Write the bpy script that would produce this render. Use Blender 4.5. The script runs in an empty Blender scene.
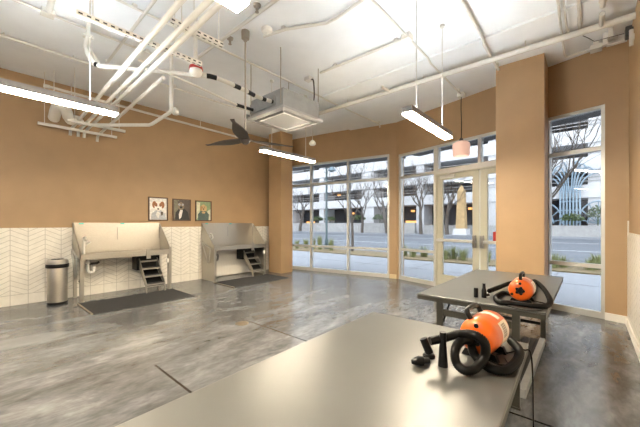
import bpy, bmesh, math, random
from mathutils import Vector, Matrix
random.seed(7)
PI = math.pi
SC = bpy.context.scene
COL = SC.collection
V = Vector

# ------------------------------------------------------------------ camera
H = 1.30
F = 306.0
TH = math.atan(268.0 / F)
cam_d = bpy.data.cameras.new('camera')
cam = bpy.data.objects.new('camera', cam_d)
COL.objects.link(cam)
cam.location = (0, 0, H)
cam.rotation_euler = (PI / 2, 0, TH)
cam_d.sensor_width = 36
cam_d.lens = 36 * F / 640
cam_d.shift_y = 10.5 / 640
cam_d.clip_start = 0.02
cam_d.clip_end = 500
SC.camera = cam
SC.view_settings.view_transform = 'Standard'
SC.view_settings.look = 'None'
SC.view_settings.exposure = 1.82
SC.view_settings.gamma = 1
SC.view_settings.use_curve_mapping = False
SC.cycles.max_bounces = 10
SC.cycles.diffuse_bounces = 5
SC.cycles.transparent_max_bounces = 16
SC.cycles.use_denoising = True
SC.cycles.sample_clamp_indirect = 8

SN, CS = math.sin(TH), math.cos(TH)


def ray(px, py):
    l = (px - 320) / F
    return (-SN + CS * l, CS + SN * l, (224 - py) / F)


def at_z(px, py, z):
    "a measured point of the photograph on a level of known height"
    r = ray(px, py)
    t = (z - H) / r[2]
    return V((r[0] * t, r[1] * t, z))


def at_y(px, py, y):
    r = ray(px, py)
    t = y / r[1]
    return V((r[0] * t, y, H + r[2] * t))


# --------------------------------------------------------------- materials
def new_mat(name):
    m = bpy.data.materials.new(name)
    m.use_nodes = True
    nt = m.node_tree
    return m, nt, nt.nodes['Principled BSDF']


def mat(name, col, rough=0.5, metal=0.0, noise=0.0, scale=20, bump=0.0, spec=0.5, emit=None, strength=0, stretch=None, coat=0.0):
    m, nt, b = new_mat(name)
    b.inputs['Base Color'].default_value = (*col, 1)
    b.inputs['Roughness'].default_value = rough
    b.inputs['Metallic'].default_value = metal
    b.inputs['Specular IOR Level'].default_value = spec
    b.inputs['Coat Weight'].default_value = coat
    if emit:
        b.inputs['Emission Color'].default_value = (*emit, 1)
        b.inputs['Emission Strength'].default_value = strength
    if noise or bump:
        tc = nt.nodes.new('ShaderNodeTexCoord')
        mp = nt.nodes.new('ShaderNodeMapping')
        if stretch:
            mp.inputs['Scale'].default_value = stretch
        nz = nt.nodes.new('ShaderNodeTexNoise')
        nz.inputs['Scale'].default_value = scale
        nz.inputs['Detail'].default_value = 5
        nt.links.new(tc.outputs['Object'], mp.inputs['Vector'])
        nt.links.new(mp.outputs['Vector'], nz.inputs['Vector'])
        if noise:
            rp = nt.nodes.new('ShaderNodeValToRGB')
            rp.color_ramp.elements[0].position = 0.3
            rp.color_ramp.elements[1].position = 0.7
            rp.color_ramp.elements[0].color = (*[c * (1 - noise) for c in col], 1)
            rp.color_ramp.elements[1].color = (*[min(1, c * (1 + noise)) for c in col], 1)
            nt.links.new(nz.outputs['Fac'], rp.inputs['Fac'])
            nt.links.new(rp.outputs['Color'], b.inputs['Base Color'])
        if bump:
            bp = nt.nodes.new('ShaderNodeBump')
            bp.inputs['Strength'].default_value = bump
            bp.inputs['Distance'].default_value = 0.01
            nt.links.new(nz.outputs['Fac'], bp.inputs['Height'])
            nt.links.new(bp.outputs['Normal'], b.inputs['Normal'])
    return m


class NB:
    "small helper to write node maths"

    def __init__(s, nt):
        s.nt = nt

    def n(s, t, **kw):
        nd = s.nt.nodes.new(t)
        for k, v in kw.items():
            setattr(nd, k, v)
        return nd

    def m(s, op, a, b=None, c=None):
        nd = s.nt.nodes.new('ShaderNodeMath')
        nd.operation = op
        for i, v in enumerate((a, b, c)):
            if v is None:
                continue
            if isinstance(v, (int, float)):
                nd.inputs[i].default_value = v
            else:
                s.nt.links.new(v, nd.inputs[i])
        return nd.outputs[0]

    def mix(s, f, a, b):
        nd = s.nt.nodes.new('ShaderNodeMix')
        nd.data_type = 'RGBA'
        if isinstance(f, (int, float)):
            nd.inputs[0].default_value = f
        else:
            s.nt.links.new(f, nd.inputs[0])
        for i, v in ((6, a), (7, b)):
            if isinstance(v, tuple):
                nd.inputs[i].default_value = (*v, 1)
            else:
                s.nt.links.new(v, nd.inputs[i])
        return nd.outputs[2]

    def noise(s, vec, scale, detail=6, rough=0.6, dist=0.0):
        nd = s.nt.nodes.new('ShaderNodeTexNoise')
        nd.inputs['Scale'].default_value = scale
        nd.inputs['Detail'].default_value = detail
        nd.inputs['Roughness'].default_value = rough
        nd.inputs['Distortion'].default_value = dist
        s.nt.links.new(vec, nd.inputs['Vector'])
        return nd.outputs['Fac']

    def ramp(s, f, stops):
        nd = s.nt.nodes.new('ShaderNodeValToRGB')
        el = nd.color_ramp.elements
        while len(el) < len(stops):
            el.new(0.5)
        for e, (p, c) in zip(el, stops):
            e.position = p
            e.color = (*c, 1) if isinstance(c, tuple) else (c, c, c, 1)
        s.nt.links.new(f, nd.inputs['Fac'])
        return nd.outputs['Color']


def concrete_floor():
    m, nt, b = new_mat('polished_concrete')
    k = NB(nt)
    tc = k.n('ShaderNodeTexCoord').outputs['Object']
    mp = k.n('ShaderNodeMapping')
    mp.inputs['Rotation'].default_value = (0, 0, 0.18)
    mp.inputs['Scale'].default_value = (1.9, .75, 1)
    nt.links.new(tc, mp.inputs['Vector'])
    vec = mp.outputs['Vector']
    a = k.noise(vec, 0.9, 8, 0.62, 0.9)
    c = k.noise(vec, 3.2, 8, 0.65, 0.6)
    f = k.noise(vec, 14, 6, 0.6, 0.3)
    base = k.ramp(a, [(0.25, (.060, .061, .062)), (0.48, (.098, .101, .105)), (0.62, (.142, .149, .157)), (0.8, (.18, .191, .203))])
    det = k.ramp(c, [(0.3, .60), (0.5, 1.0), (0.7, 1.4)])
    mx = k.n('ShaderNodeMix', data_type='RGBA', blend_type='MULTIPLY')
    mx.inputs[0].default_value = 1
    nt.links.new(base, mx.inputs[6])
    nt.links.new(det, mx.inputs[7])
    fine = k.ramp(f, [(0.3, .82), (0.7, 1.2)])
    m2 = k.n('ShaderNodeMix', data_type='RGBA', blend_type='MULTIPLY')
    m2.inputs[0].default_value = 1
    nt.links.new(mx.outputs[2], m2.inputs[6])
    nt.links.new(fine, m2.inputs[7])
    # saw-cut joints and one worn pale patch
    sp = k.n('ShaderNodeSeparateXYZ')
    nt.links.new(tc, sp.inputs[0])
    x, y = sp.outputs['X'], sp.outputs['Y']

    def line(v, p, w):
        return k.m('LESS_THAN', k.m('ABSOLUTE', k.m('SUBTRACT', v, p)), w)
    j = k.m('MAXIMUM', line(y, 2.455, .010), k.m('MULTIPLY', line(y, 1.12, .010), k.m('MULTIPLY', k.m('GREATER_THAN', x, -3.0), k.m('LESS_THAN', x, 1.0))))
    j = k.m('MAXIMUM', j, k.m('MULTIPLY', line(x, -4.62, .004), 0.4))
    col = k.mix(j, m2.outputs[2], (.012, .012, .012))
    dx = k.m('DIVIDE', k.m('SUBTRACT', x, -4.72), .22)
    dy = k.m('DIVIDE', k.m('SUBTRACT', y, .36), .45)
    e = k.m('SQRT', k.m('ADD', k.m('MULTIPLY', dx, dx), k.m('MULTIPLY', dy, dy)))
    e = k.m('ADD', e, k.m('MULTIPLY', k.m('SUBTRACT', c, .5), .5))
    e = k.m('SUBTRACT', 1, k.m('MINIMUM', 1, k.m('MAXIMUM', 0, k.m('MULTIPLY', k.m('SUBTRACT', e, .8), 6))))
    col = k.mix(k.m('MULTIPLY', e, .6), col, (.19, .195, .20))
    nt.links.new(col, b.inputs['Base Color'])
    r = k.ramp(c, [(0.3, .14), (0.7, .26)])
    nt.links.new(r, b.inputs['Roughness'])
    b.inputs['Specular IOR Level'].default_value = 0.5
    b.inputs['Coat Weight'].default_value = 0.08
    b.inputs['Coat Roughness'].default_value = 0.14
    bp = k.n('ShaderNodeBump')
    bp.inputs['Strength'].default_value = 0.012
    nt.links.new(c, bp.inputs['Height'])
    nt.links.new(bp.outputs['Normal'], b.inputs['Normal'])
    return m


def chevron_tile():
    m, nt, b = new_mat('white_chevron_tile')
    k = NB(nt)
    tc = k.n('ShaderNodeTexCoord').outputs['Object']
    sp = k.n('ShaderNodeSeparateXYZ')
    nt.links.new(tc, sp.inputs[0])
    y, z = sp.outputs['Y'], sp.outputs['Z']
    w = .208
    u = k.m('PINGPONG', k.m('ADD', y, 10 * w - .412), w)
    v = k.m('ADD', z, k.m('MULTIPLY', u, .52))
    fr = k.m('FRACT', k.m('DIVIDE', v, .080))
    slant = k.m('LESS_THAN', fr, .105)
    vert = k.m('MAXIMUM', k.m('LESS_THAN', u, .004), k.m('GREATER_THAN', u, w - .004))
    low = k.m('LESS_THAN', z, .165)
    hz = k.m('LESS_THAN', k.m('ABSOLUTE', k.m('SUBTRACT', z, .165)), .004)
    ln = k.m('MAXIMUM', k.m('MULTIPLY', slant, k.m('SUBTRACT', 1, low)), k.m('MAXIMUM', vert, hz))
    nz = k.noise(tc, 9, 2)
    white = k.ramp(nz, [(0.3, (.72, .69, .62)), (0.7, (.80, .77, .70))])
    col = k.mix(k.m('MULTIPLY', ln, .5), white, (.20, .18, .15))
    nt.links.new(col, b.inputs['Base Color'])
    b.inputs['Roughness'].default_value = 0.28
    bp = k.n('ShaderNodeBump', invert=True)
    bp.inputs['Strength'].default_value = 0.25
    bp.inputs['Distance'].default_value = 0.003
    nt.links.new(ln, bp.inputs['Height'])
    nt.links.new(bp.outputs['Normal'], b.inputs['Normal'])
    return m


def glass_mat(tint=(.56, .565, .57), name='tinted_window_glass'):
    m = bpy.data.materials.new(name)
    m.use_nodes = True
    nt = m.node_tree
    nt.nodes.clear()
    o = nt.nodes.new('ShaderNodeOutputMaterial')
    mx = nt.nodes.new('ShaderNodeMixShader')
    t = nt.nodes.new('ShaderNodeBsdfTransparent')
    t.inputs[0].default_value = (*tint, 1)
    g = nt.nodes.new('ShaderNodeBsdfGlossy')
    g.inputs['Roughness'].default_value = 0.0
    fr = nt.nodes.new('ShaderNodeFresnel')
    fr.inputs[0].default_value = 1.35
    nt.links.new(fr.outputs[0], mx.inputs[0])
    nt.links.new(t.outputs[0], mx.inputs[1])
    nt.links.new(g.outputs[0], mx.inputs[2])
    nt.links.new(mx.outputs[0], o.inputs[0])
    return m


def road_mat(name, c0, c1, sc):
    m, nt, b = new_mat(name)
    k = NB(nt)
    tc = k.n('ShaderNodeTexCoord').outputs['Object']
    a = k.noise(tc, sc, 8, .6)
    col = k.ramp(a, [(0.3, c0), (0.7, c1)])
    nt.links.new(col, b.inputs['Base Color'])
    b.inputs['Roughness'].default_value = .8
    return m


M = {}
M['wall'] = mat('tan_wall_paint', (.38, .25, .134), .55, noise=.05, scale=3, bump=.02)
M['ceil'] = mat('white_ceiling_paint', (.80, .83, .86), .8, noise=.02, scale=5, bump=.05)
M['white'] = mat('white_paint', (.80, .78, .73), .5)
M['pipe'] = mat('white_pipe_paint', (.66, .65, .61), .45, noise=.04, scale=6)
def slotted():
    m, nt, b = new_mat('slotted_white_channel')
    k = NB(nt)
    tc = k.n('ShaderNodeTexCoord').outputs['Object']
    sp = k.n('ShaderNodeSeparateXYZ')
    nt.links.new(tc, sp.inputs[0])
    fr = k.m('FRACT', k.m('DIVIDE', k.m('ADD', sp.outputs['Y'], 5), .056))
    a = k.m('LESS_THAN', fr, .52)
    near = k.m('MAXIMUM', k.m('MULTIPLY', k.m('LESS_THAN', k.m('ABSOLUTE', sp.outputs['X']), .007), k.m('GREATER_THAN', k.m('ABSOLUTE', sp.outputs['Z']), .019)),
               k.m('MULTIPLY', k.m('LESS_THAN', k.m('ABSOLUTE', sp.outputs['Z']), .007), k.m('GREATER_THAN', k.m('ABSOLUTE', sp.outputs['X']), .019)))
    nt.links.new(k.mix(k.m('MULTIPLY', a, near), (.78, .76, .70), (.03, .03, .03)), b.inputs['Base Color'])
    return m


M['slotted'] = slotted()
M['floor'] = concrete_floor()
M['tile'] = chevron_tile()
M['glass'] = glass_mat()
M['alu'] = mat('anodised_frame', (.56, .56, .53), .38, .35, noise=.03, scale=8)
M['door'] = mat('cream_door_paint', (.47, .455, .36), .4, .1, noise=.03, scale=8)
M['steel'] = mat('brushed_steel', (.47, .445, .395), .36, .9, noise=.08, scale=30, stretch=(1, 1, 12))
M['steel_d'] = mat('dark_steel', (.33, .32, .30), .4, .8)
M['chrome'] = mat('chrome', (.75, .75, .75), .12, 1)
M['black'] = mat('black_plastic', (.005, .005, .005), .33, spec=.25)
M['rubber'] = mat('black_rubber', (.010, .010, .0095), .6)
M['hose'] = mat('black_hose', (.0045, .004, .0037), .40, spec=.14)
M['matte'] = mat('grey_mat', (.026, .026, .026), .9, noise=.3, scale=60, bump=.5)
M['tread'] = mat('grey_tread', (.03, .03, .03), .8, noise=.2, scale=80)
M['orange'] = mat('orange_shell', (.64, .105, .006), .3, coat=.2)
M['label'] = mat('pale_sticker', (.74, .66, .56), .5, noise=.08, scale=30)
M['label_grey'] = mat('grey_sticker', (.30, .25, .20), .5, noise=.35, scale=90)
M['table'] = mat('grey_tabletop', (.074, .075, .070), .36, noise=.05, scale=5, spec=.5)
M['olive'] = mat('olive_table_frame', (.030, .028, .020), .5, noise=.05, scale=10)
M['beige'] = mat('beige_edge', (.62, .50, .30), .5)
M['grey'] = mat('galvanised_sheet', (.36, .37, .37), .5, .5, noise=.08, scale=12)
M['lampgrey'] = mat('grey_lamp_housing', (.27, .27, .28), .45, .2)
M['grille'] = mat('grey_grille', (.125, .125, .125), .6)
M['panel'] = mat('white_panel', (.44, .44, .44), .5)
M['dgrey'] = mat('dark_grey', (.06, .06, .06), .6)
M['fan'] = mat('grey_fan_blade', (.085, .075, .07), .45, .2)
M['rod'] = mat('nickel_rod', (.42, .38, .33), .35, .8)
M['red'] = mat('red_plastic', (.42, .025, .018), .4)
M['lamp'] = mat('lamp_diffuser', (.9, .9, .9), .5, emit=(1, .85, .63), strength=78)
M['fill_up'] = mat('added_uplight_glow', (.9, .9, .9), .5, emit=(.88, .95, 1), strength=42)  # glow of the added uplights that brighten the ceiling
M['shade'] = mat('pink_glass_shade', (.74, .52, .44), .25, emit=(1, .62, .50), strength=.12)
M['bulb'] = mat('frosted_bulb', (.9, .88, .85), .3, emit=(1, .9, .8), strength=.8)
M['frame_w'] = mat('brown_picture_frame', (.085, .040, .018), .4)
M['teal'] = mat('teal_sticker', (.08, .50, .46), .5)
M['brass'] = mat('brass_drain', (.30, .25, .18), .4, .7)


# ------------------------------------------------------------ mesh builder
class MB:
    def __init__(s):
        s.bm = bmesh.new()
        s.mats = []
        s.xf = Matrix.Identity(4)

    def mi(s, m):
        if m is None:
            return 0
        if m not in s.mats:
            s.mats.append(m)
        return s.mats.index(m)

    def vert(s, co):
        return s.bm.verts.new(s.xf @ V(co))

    def face(s, vs, m=None, smooth=False):
        try:
            f = s.bm.faces.new(vs)
        except ValueError:
            return None
        f.smooth = smooth
        f.material_index = s.mi(m)
        return f

    def box(s, lo, hi, m=None, bev=0.0):
        x0, y0, z0 = lo
        x1, y1, z1 = hi
        x0, x1 = min(x0, x1), max(x0, x1)
        y0, y1 = min(y0, y1), max(y0, y1)
        z0, z1 = min(z0, z1), max(z0, z1)
        vs = [s.vert(c) for c in ((x0, y0, z0), (x1, y0, z0), (x1, y1, z0), (x0, y1, z0), (x0, y0, z1), (x1, y0, z1), (x1, y1, z1), (x0, y1, z1))]
        fs = [s.face([vs[i] for i in q], m) for q in ((0, 3, 2, 1), (4, 5, 6, 7), (0, 1, 5, 4), (1, 2, 6, 5), (2, 3, 7, 6), (3, 0, 4, 7))]
        if bev > 0:
            es = set(e for f in fs for e in f.edges)
            bmesh.ops.bevel(s.bm, geom=list(es), offset=bev, segments=2, affect='EDGES', profile=.5, clamp_overlap=True)
        return s

    def hexa(s, bot, top, m=None):
        "a solid between two quads"
        a = [s.vert(c) for c in bot]
        b = [s.vert(c) for c in top]
        s.face(a[::-1], m)
        s.face(b, m)
        for i in range(len(a)):
            j = (i + 1) % len(a)
            s.face([a[i], a[j], b[j], b[i]], m)
        return s

    def prism(s, pts, d, m=None):
        "polygon pts (3-D) extruded along vector d"
        d = V(d)
        return s.hexa([V(p) for p in pts], [V(p) + d for p in pts], m)

    def tube(s, pts, r, n=8, m=None, cap=True, closed=False, up=None):
        pts = [V(p) for p in pts]
        N = len(pts)
        rs = r if isinstance(r, (list, tuple)) else [r] * N
        tg = []
        for i in range(N):
            if closed:
                t = pts[(i + 1) % N] - pts[i - 1]
            else:
                t = pts[min(i + 1, N - 1)] - pts[max(i - 1, 0)]
            tg.append(t.normalized() if t.length > 1e-9 else V((0, 0, 1)))
        nrm = V((0, 0, 1)) if abs(tg[0].z) < .9 else V((1, 0, 0))
        nrm = (nrm - tg[0] * nrm.dot(tg[0])).normalized()
        rings = []
        for i in range(N):
            nrm = nrm - tg[i] * nrm.dot(tg[i])
            nrm.normalize()
            bn = tg[i].cross(nrm)
            rings.append([s.vert(pts[i] + (nrm * math.cos(2 * PI * k / n) + bn * math.sin(2 * PI * k / n)) * rs[i]) for k in range(n)])
        R = N if closed else N - 1
        for i in range(R):
            a, b = rings[i], rings[(i + 1) % N]
            for k in range(n):
                s.face([a[k], a[(k + 1) % n], b[(k + 1) % n], b[k]], m, n > 5)
        if cap and not closed:
            for rg in (rings[0][::-1], rings[-1]):
                f = s.face(rg, m)
                if f:
                    for e in f.edges:
                        e.smooth = False
        return s

    def cyl(s, a, b, r, n=12, m=None):
        return s.tube([a, b], r, n, m)

    def lathe(s, prof, n=24, m=None, axis='z', o=(0, 0, 0), sharp=()):
        o = V(o)

        def pt(r, h, k):
            c, q = r * math.cos(2 * PI * k / n), r * math.sin(2 * PI * k / n)
            return o + (V((c, q, h)) if axis == 'z' else V((c, h, -q)) if axis == 'y' else V((h, c, q)))
        rings = []
        for r, h in prof:
            if r < 1e-6:
                rings.append([s.vert(pt(0, h, 0))])
            else:
                rings.append([s.vert(pt(r, h, k)) for k in range(n)])
        for i in range(len(prof) - 1):
            a, b = rings[i], rings[i + 1]
            for k in range(n):
                j = (k + 1) % n
                if len(a) == 1 and len(b) == 1:
                    continue
                if len(a) == 1:
                    f = s.face([a[0], b[j], b[k]], m, True)
                elif len(b) == 1:
                    f = s.face([a[k], a[j], b[0]], m, True)
                else:
                    f = s.face([a[k], a[j], b[j], b[k]], m, True)
        for i in range(1, len(prof) - 1):
            d0 = V((prof[i][0] - prof[i - 1][0], prof[i][1] - prof[i - 1][1]))
            d1 = V((prof[i + 1][0] - prof[i][0], prof[i + 1][1] - prof[i][1]))
            if d0.length and d1.length and d0.angle(d1) > .6 and len(rings[i]) > 1:
                for k in range(n):
                    e = s.bm.edges.get((rings[i][k], rings[i][(k + 1) % n]))
                    if e:
                        e.smooth = False
        return s

    def build(s, name, m=None, parent=None, loc=None, rotz=0.0):
        me = bpy.data.meshes.new(name)
        bmesh.ops.recalc_face_normals(s.bm, faces=s.bm.faces)
        s.bm.to_mesh(me)
        s.bm.free()
        ms = s.mats if s.mats else [m]
        for q in ms:
            me.materials.append(q if q is not None else m)
        o = bpy.data.objects.new(name, me)
        COL.objects.link(o)
        if parent:
            o.parent = parent
        if loc is not None:
            o.location = loc
        o.rotation_euler = (0, 0, rotz)
        return o


def tag(o, label, cat, group=None, kind=None):
    o['label'] = label
    o['category'] = cat
    if group:
        o['group'] = group
    if kind:
        o['kind'] = kind
    return o


def thing(name, label, cat, loc=(0, 0, 0), rotz=0.0, group=None):
    o = bpy.data.objects.new(name, None)
    o.empty_display_size = .1
    COL.objects.link(o)
    o.location = loc
    o.rotation_euler = (0, 0, rotz)
    return tag(o, label, cat, group)


def struct(o):
    o['kind'] = 'structure'
    return o


def copy_tree(o, parent=None):
    c = o.copy()
    COL.objects.link(c)
    if parent:
        c.parent = parent
    for ch in [q for q in bpy.data.objects if q.parent == o]:
        copy_tree(ch, c)
    return c


def spline(pts, n=8, closed=False):
    pts = [V(p) for p in pts]
    out = []
    N = len(pts)
    for i in range(N if closed else N - 1):
        p0 = pts[(i - 1) % N] if closed or i > 0 else pts[0] * 2 - pts[1]
        p1, p2 = pts[i], pts[(i + 1) % N]
        p3 = pts[(i + 2) % N] if closed or i + 2 < N else pts[-1] * 2 - pts[-2]
        for k in range(n):
            t = k / n
            out.append(.5 * ((2 * p1) + (-p0 + p2) * t + (2 * p0 - 5 * p1 + 4 * p2 - p3) * t * t + (-p0 + 3 * p1 - 3 * p2 + p3) * t ** 3))
    if not closed:
        out.append(pts[-1])
    return out


def resample(pts, step):
    out = [pts[0]]
    acc = 0
    for a, b in zip(pts, pts[1:]):
        L = (b - a).length
        d = step - acc
        while d < L:
            out.append(a.lerp(b, d / L))
            d += step
        acc = L - (d - step)
    return out


def ribbed(pts, r, zmin, pitch=.007, n=10):
    ps = resample(spline(pts, 14), pitch / 2)
    for p in ps:
        p.z = max(p.z, zmin)
    rs = [r * (1.0 if i % 2 else .86) for i in range(len(ps))]
    return MB().tube(ps, rs, n)


# ------------------------------------------------------------------ shell
ZC = 3.74
XL, XR = -6.90, .40
YB = -3.3
A0, A1 = V((-6.90, 6.04, 0)), V((-3.42, 6.66, 0))
B0, B1 = V((-3.42, 6.66, 0)), V((.40, 5.62, 0))
angA = math.atan2(A1.y - A0.y, A1.x - A0.x)
angB = math.atan2(B1.y - B0.y, B1.x - B0.x)
LA, LB = (A1 - A0).length, (B1 - B0).length

fl = MB()
pf = [(XL - .2, YB - .2), (XR + .2, YB - .2), (XR + .2, 5.62), (-3.42, 6.72), (XL - .2, 6.05)]
fl.prism([(x, y, -.12) for x, y in pf], (0, 0, .12))
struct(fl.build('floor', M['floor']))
ce = MB()
ce.prism([(x, y, ZC) for x, y in [(XL - .2, YB - .2), (XR + .2, YB - .2), (XR + .2, 5.85), (-3.42, 6.9), (XL - .2, 6.25)]], (0, 0, .15))
struct(ce.build('ceiling', M['ceil']))
ce = MB()
ce.prism([(x, y, ZC - .028) for x, y in [(-4.6, 4.40), (XR, 4.40), (XR, 5.62), (-3.42, 6.66), (-4.6, 6.45)]], (0, 0, .05))
struct(ce.build('ceiling_band', M['ceil']))
struct(MB().box((XL - .2, YB - .2, 0), (XL, 6.3, ZC)).build('wall_left', M['wall']))
struct(MB().box((XR, YB - .2, 0), (XR + .2, 5.9, ZC)).build('wall_right', M['wall']))
w = MB()
w.box((XL, YB - .2, 3.3), (XR, YB, ZC))
w.box((XL, YB - .2, 0), (XR, YB, 1.5))
w.box((XL, YB - .2, 1.5), (XL + .5, YB, 3.3))
w.box((XR - 1.0, YB - .2, 1.5), (XR, YB, 3.3))
struct(w.build('wall_rear', M['wall']))
struct(MB().box((XL, YB, 0), (XL + .015, 6.03, 1.237)).build('trim_1', M['tile']))
struct(MB().box((XR - .018, YB, .0), (XR, 5.60, 1.19)).build('trim_2', M['tile']))
struct(MB().box((XR - .03, 5.36, 1.15), (XR - .018, 5.40, 1.34), bev=.002).build('trim_3', M['white']))

# window wall, left stretch (frame: x along wall, +y outward)
HA = 2.985
w = MB()
w.box((0, 0, HA), (LA + .02, .2, ZC))
w.box((0, 0, 0), (.25, .2, HA))
w.box((3.36, 0, 0), (LA + .02, .2, HA))
struct(w.build('wall_street', M['wall'], loc=A0, rotz=angA))
HB = 2.935
w = MB()
w.box((0, 0, HB), (LB, .2, ZC))
w.box((0, 0, 0), (.055, .2, HB))
w.box((2.93, 0, 0), (3.03, .2, HB))
w.box((3.725, 0, 0), (LB, .2, HB))
struct(w.build('wall_street', M['wall'], loc=B0, rotz=angB))
w = MB()
w.box((3.725, -.016, 0), (LB - .005, -.001, .10), bev=.003)
struct(w.build('baseboard_street', M['white'], loc=B0, rotz=angB))
struct(MB().box((XR - .035, 1.0, 0), (XR - .019, 5.58, .10), bev=.003).build('baseboard_right', M['white']))
w = MB()
w.box((3.372, -.02, 0), (LA - .002, -.001, .10), bev=.003)
struct(w.build('baseboard_street', M['beige'], loc=A0, rotz=angA))

# square columns
struct(MB().box((-1.067, 5.33, 0), (-.463, 6.05, ZC)).build('pillar', M['wall']))
struct(MB().box((-6.55, 5.36, 0), (-6.06, 5.78, ZC)).build('pillar', M['wall']))


def window(name, base, ang, s0, s1, top, muls, bars, matf, fw=.05, gl='glass'):
    root = bpy.data.objects.new(name, None)
    COL.objects.link(root)
    root.location = base
    root.rotation_euler = (0, 0, ang)
    struct(root)
    y0, y1 = .015, .115
    f = MB()
    f.box((s0, y0, 0), (s0 + fw, y1, top))
    f.box((s1 - fw, y0, 0), (s1, y1, top))
    f.box((s0 + fw, y0, top - fw), (s1 - fw, y1, top))
    f.box((s0 + fw, y0, 0), (s1 - fw, y1, .085))
    struct(f.build('window_frame', matf, root))
    edges = [s0 + fw] + [q for m in muls for q in (m - fw / 2, m + fw / 2)] + [s1 - fw]
    for m in muls:
        struct(MB().box((m - fw / 2, y0, .085), (m + fw / 2, y1, top - fw)).build('mullion', matf, root))
    zs = [.085] + [q for b in bars for q in (b - .028, b + .028)] + [top - fw]
    for i in range(0, len(edges), 2):
        for b in bars:
            struct(MB().box((edges[i], y0 + .005, b - .028), (edges[i + 1], y1 - .005, b + .028)).build('transom_bar', matf, root))
        for j in range(0, len(zs), 2):
            struct(MB().box((edges[i], .06, zs[j]), (edges[i + 1], .066, zs[j + 1])).build('window_pane', M[gl], root))
    return root


window('window_1', A0, angA, .25, 3.36, HA, [1.105, 2.245], [.685, 2.40], M['alu'])
window('window_2', B0, angB, .055, 1.06, HB, [], [.705, 2.385], M['alu'])
window('window_3', B0, angB, 3.03, 3.725, HB, [], [.712, 2.35], M['alu'], .045)
window('window_rear_fill', V((XR - 1.0, YB, 1.5)), PI, 0, XR - XL - 1.5, 1.8, [1.45, 2.9, 4.35], [], M['alu'])  # unseen rear windows, added to bring fill daylight into the room
# transom lights over the doors
root = bpy.data.objects.new('window_4', None)
COL.objects.link(root)
root.location = B0
root.rotation_euler = (0, 0, angB)
struct(root)
f = MB()
f.box((1.06, .015, 2.33), (2.93, .115, 2.43))
f.box((1.06, .015, HB - .05), (2.93, .115, HB))
f.box((1.06, .015, 2.43), (1.11, .115, HB - .05))
f.box((2.88, .015, 2.43), (2.93, .115, HB - .05))
struct(f.build('window_frame', M['alu'], root))
struct(MB().box((1.955, .015, 2.43), (2.005, .115, HB - .05)).build('mullion', M['alu'], root))
for a, b in ((1.11, 1.955), (2.005, 2.88)):
    struct(MB().box((a, .06, 2.43), (b, .066, HB - .05)).build('window_pane', M['glass'], root))
f = MB()
f.box((1.06, .012, 0), (1.085, .118, 2.33))
f.box((2.905, .012, 0), (2.93, .118, 2.33))
f.box((1.085, .012, 2.305), (2.905, .118, 2.33))
struct(f.build('trim_4', M['door'], loc=B0, rotz=angB))


def door(name, s0, s1, hinge_left):
    root = bpy.data.objects.new(name, None)
    COL.objects.link(root)
    root.location = B0
    root.rotation_euler = (0, 0, angB)
    struct(root)
    st = .125
    f = MB()
    f.box((s0, .03, .012), (s0 + st, .078, 2.30))
    f.box((s1 - st, .03, .012), (s1, .078, 2.30))
    f.box((s0 + st, .03, 2.20), (s1 - st, .078, 2.30))
    f.box((s0 + st, .03, .012), (s1 - st, .078, .265))
    struct(f.build('door_leaf', M['door'], root))
    struct(MB().box((s0 + st, .052, .265), (s1 - st, .058, 2.20)).build('door_pane', M['glass'], root))
    b = MB()
    b.box((s0 + .03, -.045, .945), (s1 - .03, .0, 1.0), bev=.006)
    for q in (s0 + .06, s1 - .06):
        b.box((q - .025, -.005, .94), (q + .025, .03, 1.005))
    struct(b.build('push_bar', M['alu'], root))
    q = s1 - .06 if hinge_left else s0 + .06
    h = MB()
    h.box((q - .03, -.052, .86), (q + .03, -.006, 1.09), bev=.006)
    h.tube([(q, -.05, .88), (q, -.085, .90), (q, -.085, 1.03), (q, -.05, 1.05)], .011, 8)
    struct(h.build('door_handle', M['steel_d'], root))
    c = MB()
    q0 = s0 + .10 if hinge_left else s1 - .42
    c.box((q0, -.03, 2.225), (q0 + .32, .03, 2.285), bev=.005)
    c.tube([(q0 + .05, -.02, 2.25), (q0 + .32, -.16, 2.29), (q0 + .5, .0, 2.318)], .010, 6)
    struct(c.build('door_closer', M['alu'], root))
    return root


door('door_1', 1.087, 1.972, True)
d2 = door('door_2', 1.995, 2.903, False)
struct(MB().box((2.215, .044, .98), (2.30, .051, 1.16)).build('door_sticker', M['red'], d2))

# exterior entrance canopy above the glass
M['canopy'] = mat('dark_canopy', (.05, .05, .055), .6)
for P, a, L0, L1 in ((A0, angA, -.4, LA), (B0, angB, 0, LB + 2)):
    c = MB().box((L0, .21, 3.0), (L1, .80, 3.16))
    struct(c.build('roof_canopy', M['canopy'], loc=P, rotz=a))

# ------------------------------------------------------- left wall objects
def trash_can():
    t = thing('trash_can', 'stainless steel trash can with black rimmed lid by tiled wall', 'trash can', (-6.52, .935, 0))
    b = MB()
    b.lathe([(0, .03), (0.1292, .03), (0.1306, .05), (0.1306, .585), (0.1292, .59), (0, .59)], 32)
    b.build('body', M['steel'], t)
    MB().lathe([(0, 0), (0.1321, 0), (0.1349, .01), (0.1349, .035), (0.1299, .04), (0, .04)], 32).build('base', M['black'], t)
    MB().lathe([(0.1299, .588), (0.1455, .592), (0.1491, .60), (0.1491, .645), (0.1455, .652), (0.1278, .652)], 32).build('rim', M['black'], t)
    MB().lathe([(0.1392, .652), (0.142, .68), (0.1335, .715), (0.1172, .722), (0.0923, .722), (0.0887, .70), (0, .70)], 32).build('lid', M['steel'], t)
    MB().lathe([(0, .705), (0.0852, .705), (0.0838, .726), (0.071, .734), (0, .736)], 32).build('swing_flap', M['black'], t)
    return t


trash_can()

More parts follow.
